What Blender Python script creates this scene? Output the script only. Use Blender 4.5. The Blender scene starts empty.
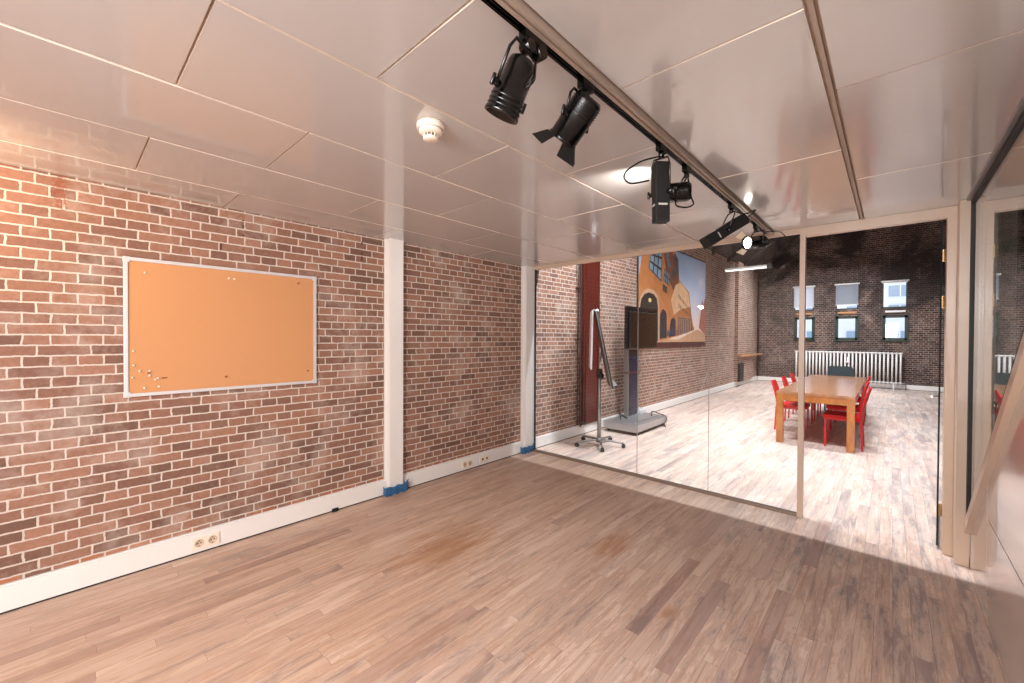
import bpy, bmesh, math, random
from mathutils import Vector, Matrix, noise
random.seed(7)
sc = bpy.context.scene
C = sc.collection
# ------------------------------------------------------------------ camera
F_PX, YAW, PITCH, ROLL = 411.78, math.radians(42.611), math.radians(-0.644), math.radians(0.269)
cy_, sy_, cp_, sp_ = math.cos(YAW), math.sin(YAW), math.cos(PITCH), math.sin(PITCH)
fw = Vector((-sy_*cp_, cy_*cp_, sp_)); rt = Vector((cy_, sy_, 0)); up = rt.cross(fw)
r2 = rt*math.cos(ROLL) + up*math.sin(ROLL); u2 = -rt*math.sin(ROLL) + up*math.cos(ROLL)
cd = bpy.data.cameras.new('camera'); cam = bpy.data.objects.new('camera', cd); C.objects.link(cam)
cd.sensor_width = 36; cd.lens = F_PX/1024*36; cd.clip_start = 0.02
mw = Matrix((( r2.x, u2.x, -fw.x, 0), (r2.y, u2.y, -fw.y, 0), (r2.z, u2.z, -fw.z, 1.55), (0, 0, 0, 1)))
cam.matrix_world = mw
sc.camera = cam
# ------------------------------------------------------------------ view, world
sc.view_settings.view_transform = 'Standard'; sc.view_settings.look = 'None'
sc.view_settings.gamma = 1; sc.view_settings.use_curve_mapping = False
sc.view_settings.exposure = 0.0
W = bpy.data.worlds.new('world'); sc.world = W; W.use_nodes = True
bg = W.node_tree.nodes['Background']; bg.inputs[0].default_value = (0.78, 0.87, 1.0, 1); bg.inputs[1].default_value = 1.7
cyc = sc.cycles
cyc.max_bounces = 8; cyc.transparent_max_bounces = 16; cyc.diffuse_bounces = 4; cyc.glossy_bounces = 4
cyc.sample_clamp_indirect = 4.0
cyc.caustics_reflective = False; cyc.caustics_refractive = False
try: cyc.use_denoising = True
except Exception: pass
# ------------------------------------------------------------------ lights
def area(name, loc, target, sx, sy, power, col, spread=180):
    l = bpy.data.lights.new(name, 'AREA'); l.shape = 'RECTANGLE'; l.size = sx; l.size_y = sy
    l.energy = power; l.color = col; l.spread = math.radians(spread)
    o = bpy.data.objects.new(name, l); C.objects.link(o); o.location = loc
    d = Vector(target) - Vector(loc); o.rotation_euler = d.to_track_quat('-Z', 'Y').to_euler()
    return o
def spot(name, loc, direction, power, col, angle=50, blend=0.6, r=0.02):
    l = bpy.data.lights.new(name, 'SPOT'); l.energy = power; l.color = col
    l.spot_size = math.radians(angle); l.spot_blend = blend; l.shadow_soft_size = r
    o = bpy.data.objects.new(name, l); C.objects.link(o); o.location = loc
    o.rotation_euler = Vector(direction).to_track_quat('-Z', 'Y').to_euler()
    return o
WHITE = (1.0, 0.95, 0.92); WARM = (1.0, 0.74, 0.50); COOL = (0.90, 0.95, 1.0)
# hall lamps high under the roof of the far room
area('hall_lamp', (-1.2, 5.04, 4.7), (-1.2, 5.04, 0), 2.9, 0.05, 400, COOL)
area('hall_lamp', (-1.2, 7.7, 4.7), (-1.2, 7.7, 0), 2.4, 0.25, 75, COOL, 88)
area('hall_lamp', (-1.0, 10.6, 4.7), (-1.0, 10.6, 0), 2.4, 0.25, 120, COOL, 110)
area('hall_lamp', (-1.6, 14.2, 4.7), (-1.6, 15.6, 0), 2.4, 0.25, 230, COOL, 120)
# the near room: two added fills behind the photographer, a warm lamp near the left wall
area('room_fill', (-.42, -2.4, 1.45), (-2.2, 2.2, 1.2), 1.7, 2.0, 135, (1.0, 0.985, 0.98))  # soft fill area added to brighten the near room
area('floor_fill', (-.50, -1.2, 2.43), (-1.1, 1.3, 0), 1.5, 1.5, 190, (1.0, 0.985, 0.975))  # unseen overhead fill, added to lift the near floor
spot('wall_lamp', (-3.05, -0.75, 2.22), (-0.45, 0.72, 0.16), 46, (1.0, 0.66, 0.38), 125, 1.0, 0.05)
# ------------------------------------------------------------------ node helpers
def lin(h):
    h = h.lstrip('#'); v = [int(h[i:i+2], 16)/255 for i in (0, 2, 4)]
    return tuple((c/12.92 if c <= .04045 else ((c+.055)/1.055)**2.4) for c in v) + (1,)
class NT:
    def __init__(s, name):
        s.m = bpy.data.materials.new(name); s.m.use_nodes = True
        s.t = s.m.node_tree; s.b = s.t.nodes['Principled BSDF']; s.out = s.t.nodes['Material Output']
    def n(s, typ, **kw):
        nd = s.t.nodes.new(typ)
        for k, v in kw.items(): setattr(nd, k, v)
        return nd
    def l(s, a, b): s.t.links.new(a, b)
    def math(s, op, a, b=None, c=None):
        nd = s.n('ShaderNodeMath', operation=op)
        for i, v in enumerate((a, b, c)):
            if v is None: continue
            if isinstance(v, (int, float)): nd.inputs[i].default_value = v
            else: s.l(v, nd.inputs[i])
        return nd.outputs[0]
    def noise(s, vec, scale, detail=3, rough=.5, dist=0):
        nd = s.n('ShaderNodeTexNoise'); nd.inputs['Scale'].default_value = scale
        nd.inputs['Detail'].default_value = detail; nd.inputs['Roughness'].default_value = rough
        nd.inputs['Distortion'].default_value = dist
        if vec is not None: s.l(vec, nd.inputs['Vector'])
        return nd.outputs[0]
    def ramp(s, fac, stops, interp='LINEAR'):
        nd = s.n('ShaderNodeValToRGB'); cr = nd.color_ramp; cr.interpolation = interp
        while len(cr.elements) < len(stops): cr.elements.new(0.5)
        for e, (p, c) in zip(cr.elements, stops): e.position = p; e.color = c if len(c) == 4 else tuple(c)+(1,)
        s.l(fac, nd.inputs[0]); return nd.outputs[0]
    def mix(s, fac, a, b, blend='MIX'):
        nd = s.n('ShaderNodeMix', data_type='RGBA', blend_type=blend)
        for i, v in ((0, fac), (6, a), (7, b)):
            if isinstance(v, (int, float)): nd.inputs[i].default_value = v
            elif isinstance(v, tuple): nd.inputs[i].default_value = v
            else: s.l(v, nd.inputs[i])
        return nd.outputs[2]
    def pos(s):
        g = s.n('ShaderNodeNewGeometry'); x = s.n('ShaderNodeSeparateXYZ'); s.l(g.outputs['Position'], x.inputs[0])
        return g.outputs['Position'], x.outputs[0], x.outputs[1], x.outputs[2]
    def comb(s, x, y, z=0.0):
        nd = s.n('ShaderNodeCombineXYZ')
        for i, v in enumerate((x, y, z)):
            if isinstance(v, (int, float)): nd.inputs[i].default_value = v
            else: s.l(v, nd.inputs[i])
        return nd.outputs[0]
    def bump(s, h, strength, dist=.01):
        nd = s.n('ShaderNodeBump'); nd.inputs['Strength'].default_value = strength; nd.inputs['Distance'].default_value = dist
        s.l(h, nd.inputs['Height']); s.l(nd.outputs[0], s.b.inputs['Normal'])
    def set(s, **kw):
        for k, v in kw.items():
            k = k.replace('_', ' ')
            if isinstance(v, (int, float, tuple)): s.b.inputs[k].default_value = v
            else: s.l(v, s.b.inputs[k])
        return s.m
def plain(name, hexc, rough=.5, metal=0.0, var=.06, scale=14, bump=0.0, coat=0.0):
    k = NT(name); p = k.pos()[0]; nz = k.noise(p, scale, 4)
    c = lin(hexc); a = tuple(max(0, v*(1-var)) for v in c[:3])+(1,); b = tuple(min(1, v*(1+var)) for v in c[:3])+(1,)
    k.set(Base_Color=k.mix(nz, a, b), Roughness=rough, Metallic=metal, Coat_Weight=coat)
    if bump: k.bump(k.noise(p, scale*6, 3), bump, .003)
    return k.m
STAIN = (-0.013, 2.395)
DRILLS = [(0.783, 2.05, 2.3), (0.923, 2.2, 2.45), (1.879, 2.25, 2.45)]
def brick_mat(name, axis, stops, mortar, dirt=None, rust=False):
    k = NT(name); p, x, y, z = k.pos(); u = y if axis == 'y' else x
    wob = k.noise(p, 14, 4, .7); wob2 = k.noise(p, 26, 4, .7)
    u = k.math('ADD', u, k.math('MULTIPLY', k.math('SUBTRACT', wob, .5), .020)); u = k.math('ADD', u, 22.0)
    v = k.math('ADD', z, k.math('MULTIPLY', k.math('SUBTRACT', wob2, .5), .013)); v = k.math('ADD', v, .0)
    par = k.math('MODULO', k.math('FLOOR', k.math('DIVIDE', v, .124)), 2)
    u = k.math('ADD', u, k.math('MULTIPLY', par, .11))
    bt = k.n('ShaderNodeTexBrick', offset=.5, offset_frequency=2, squash=.5, squash_frequency=2)
    bt.inputs['Color1'].default_value = (0, 0, 0, 1); bt.inputs['Color2'].default_value = (1, 1, 1, 1); bt.inputs['Mortar'].default_value = (.5, .5, .5, 1)
    bt.inputs['Scale'].default_value = 1; bt.inputs['Mortar Size'].default_value = .0062; bt.inputs['Mortar Smooth'].default_value = .45
    bt.inputs['Brick Width'].default_value = .22; bt.inputs['Row Height'].default_value = .062
    k.l(k.comb(u, v), bt.inputs['Vector'])
    col = k.ramp(bt.outputs[0], stops)
    fine = k.noise(p, 45, 5, .65); col = k.mix(.55, col, k.ramp(fine, [(.25, (.50, .46, .44)), (.72, (1.0, .98, .95))]), 'MULTIPLY')
    big = k.noise(p, 1.1, 3); 
    if rust:
        low = k.math('MULTIPLY', k.math('LESS_THAN', z, .187), k.math('GREATER_THAN', k.noise(k.comb(0., u, 0.), 2.2, 1), .48))
        col = k.mix(k.math('MULTIPLY', low, .6), col, lin('#a9643c'))
    # limewash / chalky bloom on some bricks
    bloom = k.ramp(k.noise(p, 3.4, 5, .7), [(.50, (0, 0, 0)), (.75, (1, 1, 1))])
    col = k.mix(k.math('MULTIPLY', bloom, .38), col, mortar)
    mort = k.mix(k.noise(p, 20, 3), mortar, tuple(c*.72 for c in mortar[:3])+(1,))
    col = k.mix(bt.outputs[1], col, mort)
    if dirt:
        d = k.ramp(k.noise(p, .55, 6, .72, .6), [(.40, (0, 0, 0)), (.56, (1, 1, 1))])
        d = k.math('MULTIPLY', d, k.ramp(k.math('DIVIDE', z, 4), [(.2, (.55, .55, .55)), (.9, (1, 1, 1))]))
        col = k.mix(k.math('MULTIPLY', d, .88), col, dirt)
    if rust:
        sx = k.math('DIVIDE', k.math('SUBTRACT', y, STAIN[0]), .035); sz = k.math('DIVIDE', k.math('SUBTRACT', z, STAIN[1]), .14)
        sd = k.math('SQRT', k.math('ADD', k.math('MULTIPLY', sx, sx), k.math('MULTIPLY', sz, sz)))
        sd = k.math('ADD', sd, k.math('MULTIPLY', k.math('SUBTRACT', k.noise(p, 60, 4), .5), 3))
        col = k.mix(k.math('MULTIPLY', k.math('LESS_THAN', sd, .7), .6), col, lin('#8a4a30'))
        for yy_, z0_, z1_ in DRILLS:
            dd_ = k.math('ABSOLUTE', k.math('SUBTRACT', k.math('ADD', y, k.math('MULTIPLY', k.noise(p, 5, 2), .02)), yy_+.01))
            hit = k.math('MULTIPLY', k.math('LESS_THAN', dd_, .008), k.math('GREATER_THAN', k.noise(k.comb(0., yy_*7, z), 28, 1), .56))
            hit = k.math('MULTIPLY', hit, k.math('MULTIPLY', k.math('GREATER_THAN', z, z0_), k.math('LESS_THAN', z, z1_)))
            col = k.mix(k.math('MULTIPLY', hit, .8), col, lin('#4a2a20'))
    k.set(Base_Color=col, Roughness=.82)
    h = k.math('ADD', k.math('MULTIPLY', k.math('SUBTRACT', 1, bt.outputs[1]), 1.0), k.math('MULTIPLY', fine, .35))
    k.bump(h, .55, .008)
    return k.m
def glass_mat(name, tint=(1, 1, 1, 1), f0=.04):
    k = NT(name); t = k.t; t.nodes.remove(k.b)
    g = k.n('ShaderNodeNewGeometry'); d = k.n('ShaderNodeVectorMath', operation='DOT_PRODUCT')
    k.l(g.outputs['Normal'], d.inputs[0]); k.l(g.outputs['Incoming'], d.inputs[1])
    c = k.math('ABSOLUTE', d.outputs['Value']); q = k.math('POWER', k.math('SUBTRACT', 1, c), 5)
    fr = k.math('ADD', f0, k.math('MULTIPLY', q, 1-f0))
    tr = k.n('ShaderNodeBsdfTransparent'); tr.inputs[0].default_value = tint
    gl = k.n('ShaderNodeBsdfGlossy'); gl.inputs['Roughness'].default_value = 0.0; gl.inputs[0].default_value = (1, 1, 1, 1)
    mx = k.n('ShaderNodeMixShader'); k.l(fr, mx.inputs[0]); k.l(tr.outputs[0], mx.inputs[1]); k.l(gl.outputs[0], mx.inputs[2])
    k.l(mx.outputs[0], k.out.inputs[0]); return k.m
def emit(name, col, s):
    k = NT(name); k.set(Base_Color=(1, 1, 1, 1), Emission_Color=col, Emission_Strength=s); return k.m
# ------------------------------------------------------------------ materials
M = {}
M['brick'] = brick_mat('old_red_brick', 'y', [(0, lin('#745648')), (.25, lin('#896354')), (.55, lin('#976e5b')), (.85, lin('#a37864')), (1, lin('#7e5f51'))], lin('#d6c8bd'), rust=True)
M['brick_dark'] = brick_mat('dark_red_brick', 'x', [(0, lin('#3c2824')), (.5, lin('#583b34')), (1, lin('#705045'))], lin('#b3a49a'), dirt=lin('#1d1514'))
B1, B2, B3 = (-2.39, 1.88), (-1.51, 2.76), (-0.91, 2.30)
M['brick_dark_y'] = brick_mat('dark_red_brick_side', 'y', [(0, lin('#3c2824')), (.5, lin('#583b34')), (1, lin('#705045'))], lin('#b3a49a'), dirt=lin('#1d1514'))
M['brick_x'] = brick_mat('old_red_brick_return', 'x', [(0, lin('#7d5d52')), (.5, lin('#a07565')), (1, lin('#856457'))], lin('#d9c9bf'))
def floor_mat():
    k = NT('worn_plank_floor'); p, x, y, z = k.pos()
    rowi = k.math('FLOOR', k.math('DIVIDE', k.math('ADD', x, 20), .075))
    wn = k.n('ShaderNodeTexWhiteNoise', noise_dimensions='1D'); k.l(rowi, wn.inputs['W'])
    u = k.math('ADD', k.math('ADD', y, 20), k.math('MULTIPLY', wn.outputs[0], 5.0))
    bt = k.n('ShaderNodeTexBrick', offset=0., offset_frequency=1, squash=1., squash_frequency=1)
    bt.inputs['Color1'].default_value = (0, 0, 0, 1); bt.inputs['Color2'].default_value = (1, 1, 1, 1); bt.inputs['Mortar'].default_value = (.5, .5, .5, 1)
    bt.inputs['Scale'].default_value = 1; bt.inputs['Mortar Size'].default_value = .0007; bt.inputs['Mortar Smooth'].default_value = .3
    bt.inputs['Brick Width'].default_value = .95; bt.inputs['Row Height'].default_value = .075
    k.l(k.comb(u, k.math('ADD', x, 20)), bt.inputs['Vector'])
    col = k.ramp(bt.outputs[0], [(0, lin('#b09890')), (.10, lin('#cdb5a8')), (.45, lin('#d6bfb0')), (.7, lin('#dcc6b7')), (.93, lin('#e4d1c4')), (1, lin('#b59d93'))])
    st = k.comb(k.math('MULTIPLY', x, 22), k.math('MULTIPLY', y, 1.1), k.math('MULTIPLY', bt.outputs[0], 4))
    grain = k.noise(st, 1.6, 6, .7, .4)
    col = k.mix(.75, col, k.ramp(grain, [(.30, (.60, .49, .44)), (.44, (.90, .84, .80)), (.55, (1, 1, 1))]), 'MULTIPLY')
    # worn dark patches that follow the boards
    wp = k.comb(k.math('MULTIPLY', x, 9), k.math('MULTIPLY', y, 1.5), k.math('MULTIPLY', bt.outputs[0], 3.0))
    wv = k.math('ADD', k.noise(wp, 1.1, 7, .75, .3), k.math('MULTIPLY', k.math('SUBTRACT', bt.outputs[0], .5), .10))
    zone = k.noise(p, .55, 2)
    wv = k.math('ADD', wv, k.math('MULTIPLY', k.math('SUBTRACT', zone, .5), .30))
    path = k.n('ShaderNodeMapRange'); k.l(x, path.inputs[0]); path.inputs[1].default_value = -1.6; path.inputs[2].default_value = .2; path.inputs[3].default_value = 0; path.inputs[4].default_value = .06
    wv = k.math('ADD', wv, path.outputs[0])
    wv = k.math('ADD', wv, k.math('MULTIPLY', k.math('GREATER_THAN', y, 4.33), .02))
    worn = k.ramp(wv, [(.53, (0, 0, 0)), (.66, (1, 1, 1))])
    rim = k.ramp(wv, [(.49, (0, 0, 0)), (.535, (1, 1, 1)), (.58, (0, 0, 0))])
    col = k.mix(k.math('MULTIPLY', rim, .35), col, lin('#a5705a'))
    col = k.mix(k.math('MULTIPLY', worn, .62), col, lin('#6c5c63'))
    # varnish that is still orange in three spots
    def blob(cx, cyy, rx, ry):
        dx = k.math('DIVIDE', k.math('SUBTRACT', x, cx), rx); dy = k.math('DIVIDE', k.math('SUBTRACT', y, cyy), ry)
        d = k.math('SQRT', k.math('ADD', k.math('MULTIPLY', dx, dx), k.math('MULTIPLY', dy, dy)))
        d = k.math('ADD', d, k.math('MULTIPLY', k.math('SUBTRACT', k.noise(wp, 1.6, 6, .75), .5), 2.6))
        nd = k.n('ShaderNodeMapRange'); k.l(d, nd.inputs[0]); nd.inputs[1].default_value = .35; nd.inputs[2].default_value = 1.1
        nd.inputs[3].default_value = 1; nd.inputs[4].default_value = 0
        return nd.outputs[0]
    b = k.math('MAXIMUM', k.math('MAXIMUM', blob(B1[0], B1[1], .26, .5), blob(B2[0], B2[1], .13, .22)), blob(B3[0], B3[1], .04, .10))
    b = k.math('MAXIMUM', b, k.math('MULTIPLY', blob(-2.0, 1.1, .35, .6), .35)); b = k.math('MULTIPLY', b, k.ramp(grain, [(.3, (1, 1, 1)), (.7, (.55, .55, .55))]))
    tan = k.n('ShaderNodeMapRange'); k.l(k.math('ADD', x, k.math('MULTIPLY', k.noise(wp, .6, 4), 1.2)), tan.inputs[0]); tan.inputs[1].default_value = -1.7; tan.inputs[2].default_value = .2; tan.inputs[3].default_value = .30; tan.inputs[4].default_value = 0
    col = k.mix(k.math('MULTIPLY', tan.outputs[0], k.math('LESS_THAN', y, 4.33)), col, lin('#bd8f66'))
    col = k.mix(k.math('MULTIPLY', b, .72), col, lin('#a8703f'))
    # paler tone in noisy patches on the hall floor
    hall = k.math('GREATER_THAN', y, 4.33)
    hall_pale = k.math('MULTIPLY', hall, k.ramp(k.noise(wp, .8, 4), [(.35, (.30, .30, .30)), (.7, (.0, .0, .0))]))
    col = k.mix(hall_pale, col, lin('#d9cfc8'))
    col = k.mix(k.math('MULTIPLY', bt.outputs[1], .7), col, lin('#3d2c28'))
    k.set(Base_Color=col, Roughness=k.ramp(grain, [(.2, (.5, .5, .5)), (.8, (.36, .36, .36))]), Specular_IOR_Level=.45)
    k.bump(k.math('ADD', k.math('SUBTRACT', 1, bt.outputs[1]), k.math('MULTIPLY', grain, .25)), .22, .004)
    return k.m
M['floor'] = floor_mat()
def ceil_mat():
    k = NT('glossy_enamel_ceiling'); p = k.pos()[0]
    c = k.mix(k.noise(p, 1.5, 3), lin('#b6b2b0'), lin('#bebab8'))
    k.set(Base_Color=c, Roughness=.22, Specular_IOR_Level=.7, Coat_Weight=.7, Coat_Roughness=.07)
    k.bump(k.noise(p, 3.0, 2), .02, .02); return k.m
M['ceiling'] = ceil_mat()
M['ceiling_gap'] = plain('ceiling_joint', '#c9ab90', .5)
M['lip'] = plain('panel_lip', '#e6d9cc', .3)
M['white'] = plain('white_paint', '#e4e0dd', .35, var=.02)
M['beige'] = plain('beige_lacquer', '#c9b09c', .35, var=.03, coat=.2)
M['beige_dark'] = plain('beige_beam_lacquer', '#a08f82', .35, var=.03)
M['rail_brown'] = plain('anodised_rail', '#8b7a6e', .4, .4)
M['black'] = plain('black_enamel', '#040404', .2, var=.2)
M['black_matte'] = plain('black_matte', '#0f0f10', .6, var=.2)
M['rubber_and_shade'] = plain('dark_rubber_and_shade', '#202022', .7)
M['glass'] = glass_mat('partition_glass', (.985, .992, .99, 1), .028)
M['glass_edge'] = plain('glass_edge', '#a9a09b', .2)
M['glass_edge_green'] = plain('dark_glass_edge', '#0c1f1e', .8)
M['wglass'] = glass_mat('window_glass')
M['rglass'] = glass_mat('stair_glass', (.9, .93, .92, 1), .06)
M['panel'] = plain('glossy_white_panel', '#cfc3bc', .12, var=.03, scale=2, coat=.4)
M['dark_void'] = plain('stairwell_shade', '#1c1716', .8)  # near-black colour stands in for the shade of the stairwell
M['roof'] = plain('dark_timber_roof', '#2b1c17', .6, var=.3, scale=5)
M['plaster'] = plain('pale_plaster', '#cdc3ba', .8)
M['cork'] = (lambda k: (k.set(Base_Color=k.mix(k.noise(k.pos()[0], 220, 2), k.mix(k.noise(k.pos()[0], 1.6, 2), lin('#bb8257'), lin('#c28853')), lin('#c8946a')), Roughness=.9), k.m)[1])(NT('cork_fabric'))
M['alu'] = plain('brushed_aluminium', '#b9b8ba', .35, .8, .05)
M['alu_light'] = plain('pale_aluminium', '#d7d6d8', .35, .3, .04)
M['steel'] = plain('grey_steel', '#8d8a88', .4, .7, .08)
M['brass'] = plain('brass', '#9a7a50', .4, .7)
M['cream'] = plain('cream_plastic', '#e9dccb', .4, var=.02)
M['brown_pin'] = plain('brown_paper_scrap', '#8a4f2c', .6)
M['tape'] = plain('blue_tape', '#2b5f8c', .35, var=.25, scale=30, bump=.6)
M['ox'] = plain('oxide_red_paint', '#4f1a13', .35, var=.15, scale=6)
M['pipe'] = plain('brown_pipe', '#3a1c18', .4)
M['screen'] = plain('black_screen', '#06070b', .12, var=.1); M['screen'].node_tree.nodes['Principled BSDF'].inputs['Specular IOR Level'].default_value = .22
M['navy'] = plain('dark_blue_panel', '#0f1730', .2); M['navy'].node_tree.nodes['Principled BSDF'].inputs['Specular IOR Level'].default_value = .25
M['paper'] = plain('white_paper', '#d9d7da', .6)
M['red'] = plain('red_plastic_leather', '#bf050e', .5, var=.1)
M['red'].node_tree.nodes['Principled BSDF'].inputs['Specular IOR Level'].default_value = .25
M['redm'] = plain('red_painted_metal', '#b5060f', .45)
M['wood'] = (lambda k: (k.set(Base_Color=k.ramp(k.noise(k.comb(k.math('MULTIPLY', k.pos()[1], 14), k.pos()[2], k.math('MULTIPLY', k.pos()[3], 5)), 1.5, 5, .6), [(.3, lin('#8f4f18')), (.7, lin('#ad6a26'))]), Roughness=.28, Coat_Weight=.3), k.m)[1])(NT('oak_table_wood'))
def wood_top():
    k = NT('oak_table_top'); p, x, y, z = k.pos()
    n = k.noise(k.comb(k.math('MULTIPLY', x, 12), y, 0), 1.3, 5, .6)
    k.set(Base_Color=k.ramp(n, [(.3, lin('#8f5f40')), (.7, lin('#ab7a58'))]), Roughness=.22, Coat_Weight=.4, Coat_Roughness=.15); return k.m
M['wood_top'] = wood_top()
M['slate'] = plain('slate_blue_fabric', '#1d2a2d', .7)
M['radiator'] = plain('radiator_enamel', '#d5d1ce', .35, var=.03)
M['green'] = plain('dark_green_paint', '#16291f', .35)
M['tan'] = plain('tan_wood_sill', '#b58055', .5)
M['blind'] = (lambda k: (k.set(Base_Color=lin('#e6e2e6'), Roughness=.8, Subsurface_Weight=0.0, Transmission_Weight=0.0), k.m)[1])(NT('white_blind'))
def blind_mat(name, hexc, tl):
    k = NT(name); t = k.n('ShaderNodeBsdfTranslucent'); t.inputs[0].default_value = lin(hexc)
    k.set(Base_Color=lin(hexc), Roughness=.8)
    mx = k.n('ShaderNodeMixShader'); mx.inputs[0].default_value = tl
    k.l(k.b.outputs[0], mx.inputs[1]); k.l(t.outputs[0], mx.inputs[2]); k.l(mx.outputs[0], k.out.inputs[0]); return k.m
M['blind'] = blind_mat('white_roller_blind', '#f2f2f6', .75)
M['blind_grey'] = blind_mat('grey_roller_blind', '#c4c6cc', .7)
M['facade'] = plain('pale_facade', '#e8ecf2', .8, var=.04, scale=1)
M['facade_win'] = plain('facade_window', '#8fa6bf', .2)
M['bulb'] = emit('lit_lens', (1, .93, .82, 1), 14)
M['bulb_dim'] = emit('warm_lens', (1, .80, .62, 1), 2.5)
M['tube'] = emit('lit_tube', (1, .97, .92, 1), 1.1)
M['silver'] = plain('silver_label', '#d9d4cf', .3, .4)
M['doors_lit'] = plain('barn_door_lit_tone', '#d8c9b8', .3, .3)  # bulb light on the barn doors is put into this pale colour
# ------------------------------------------------------------------ mesh builder
class MB:
    def __init__(s): s.v = []; s.f = []; s.mi = []; s.sm = []; s.mats = [None]
    def _m(s, m):
        if m is None: return 0
        if m not in s.mats: s.mats.append(m)
        return s.mats.index(m)
    def poly(s, pts, m=None, smooth=False):
        b = len(s.v); s.v += [tuple(p) for p in pts]; s.f.append(tuple(range(b, b+len(pts)))); s.mi.append(s._m(m)); s.sm.append(smooth)
    def box(s, a, b, m=None, M_=None, bev=0):
        x0, y0, z0 = a; x1, y1, z1 = b
        x0, x1 = min(x0, x1), max(x0, x1); y0, y1 = min(y0, y1), max(y0, y1); z0, z1 = min(z0, z1), max(z0, z1)
        if bev > 0:
            bm = bmesh.new(); bmesh.ops.create_cube(bm, size=1)
            for v in bm.verts: v.co = Vector(((v.co.x+.5)*(x1-x0)+x0, (v.co.y+.5)*(y1-y0)+y0, (v.co.z+.5)*(z1-z0)+z0))
            bmesh.ops.bevel(bm, geom=bm.edges[:], offset=bev, segments=2, profile=.7, affect='EDGES')
            s.add_bm(bm, m, M_); bm.free(); return
        P = [(x0, y0, z0), (x1, y0, z0), (x1, y1, z0), (x0, y1, z0), (x0, y0, z1), (x1, y0, z1), (x1, y1, z1), (x0, y1, z1)]
        if M_ is not None: P = [tuple(M_ @ Vector(p)) for p in P]
        base = len(s.v); s.v += P; k = s._m(m)
        for f in ((3, 2, 1, 0), (4, 5, 6, 7), (0, 1, 5, 4), (1, 2, 6, 5), (2, 3, 7, 6), (3, 0, 4, 7)):
            s.f.append(tuple(base+i for i in f)); s.mi.append(k); s.sm.append(False)
    def add_bm(s, bm, m=None, M_=None, smooth=False):
        base = len(s.v); bm.verts.index_update(); k = s._m(m)
        for v in bm.verts: s.v.append(tuple(M_ @ v.co) if M_ is not None else tuple(v.co))
        for f in bm.faces: s.f.append(tuple(base+v.index for v in f.verts)); s.mi.append(k); s.sm.append(smooth)
    def lathe(s, origin, axis, prof, n=24, m=None, sx=1.0, sy=1.0, ref=None):
        """prof: list of (t, r) along axis; closed at the ends when r is 0"""
        o = Vector(origin); a = Vector(axis).normalized()
        ref = Vector(ref) if ref else (Vector((0, 0, 1)) if abs(a.z) < .9 else Vector((1, 0, 0)))
        e1 = a.cross(ref).normalized(); e2 = a.cross(e1)
        rings = []; k = s._m(m)
        for t, r in prof:
            b = len(s.v)
            if r < 1e-6: s.v.append(tuple(o+a*t)); rings.append([b])
            else:
                for i in range(n):
                    an = 2*math.pi*i/n; s.v.append(tuple(o+a*t+e1*(r*sx*math.cos(an))+e2*(r*sy*math.sin(an))))
                rings.append(list(range(b, b+n)))
        for r0, r1 in zip(rings, rings[1:]):
            if len(r0) == 1 and len(r1) == 1: continue
            for i in range(n):
                j = (i+1) % n
                if len(r0) == 1: f = (r0[0], r1[i], r1[j])
                elif len(r1) == 1: f = (r0[i], r1[0], r0[j])
                else: f = (r0[i], r1[i], r1[j], r0[j])
                s.f.append(f); s.mi.append(k); s.sm.append(True)
    def cyl(s, p0, p1, r, r1=None, n=16, m=None):
        p0 = Vector(p0); p1 = Vector(p1); d = p1-p0; L = d.length; r1 = r if r1 is None else r1
        e = min(r*.12, L*.1, .002)
        s.lathe(p0, d, [(0, 0), (0, r-e), (0, r-e), (e, r), (L-e, r1), (L, r1-e), (L, r1-e), (L, 0)], n, m)
    def tube(s, pts, r, n=8, m=None, sub=6, closed=False):
        P = [Vector(p) for p in pts]
        if sub > 1 and len(P) > 2:
            Q = []; N = len(P)
            for i in range(N-1 if not closed else N):
                p0 = P[i-1] if (i > 0 or closed) else P[i]; p1 = P[i]; p2 = P[(i+1) % N]; p3 = P[(i+2) % N] if (i+2 < N or closed) else P[(i+1) % N]
                for q in range(sub):
                    t = q/sub
                    Q.append(.5*((2*p1)+(-p0+p2)*t+(2*p0-5*p1+4*p2-p3)*t*t+(-p0+3*p1-3*p2+p3)*t**3))
            if not closed: Q.append(P[-1])
            P = Q
        k = s._m(m); rings = []; e = None
        for i, p in enumerate(P):
            a = (P[min(i+1, len(P)-1)]-P[max(i-1, 0)])
            if a.length < 1e-9: a = Vector((0, 0, 1))
            a.normalize()
            if e is None: e = a.orthogonal().normalized()
            e = (e-a*e.dot(a)); e = e.normalized() if e.length > 1e-6 else a.orthogonal().normalized()
            g = a.cross(e); b = len(s.v)
            for j in range(n):
                an = 2*math.pi*j/n; s.v.append(tuple(p+e*(r*math.cos(an))+g*(r*math.sin(an))))
            rings.append(b)
        for a, b in zip(rings, rings[1:]):
            for j in range(n):
                q = (j+1) % n; s.f.append((a+j, a+q, b+q, b+j)); s.mi.append(k); s.sm.append(True)
        s.f.append(tuple(rings[0]+j for j in range(n))[::-1]); s.mi.append(k); s.sm.append(False)
        s.f.append(tuple(rings[-1]+j for j in range(n))); s.mi.append(k); s.sm.append(False)
    def prism(s, pts, d, m=None):
        """polygon pts extruded by vector d"""
        d = Vector(d); P = [Vector(p) for p in pts]; n = len(P)
        s.poly(P, m); s.poly([p+d for p in P][::-1], m)
        for i in range(n):
            j = (i+1) % n; s.poly([P[j], P[i], P[i]+d, P[j]+d], m)
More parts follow.
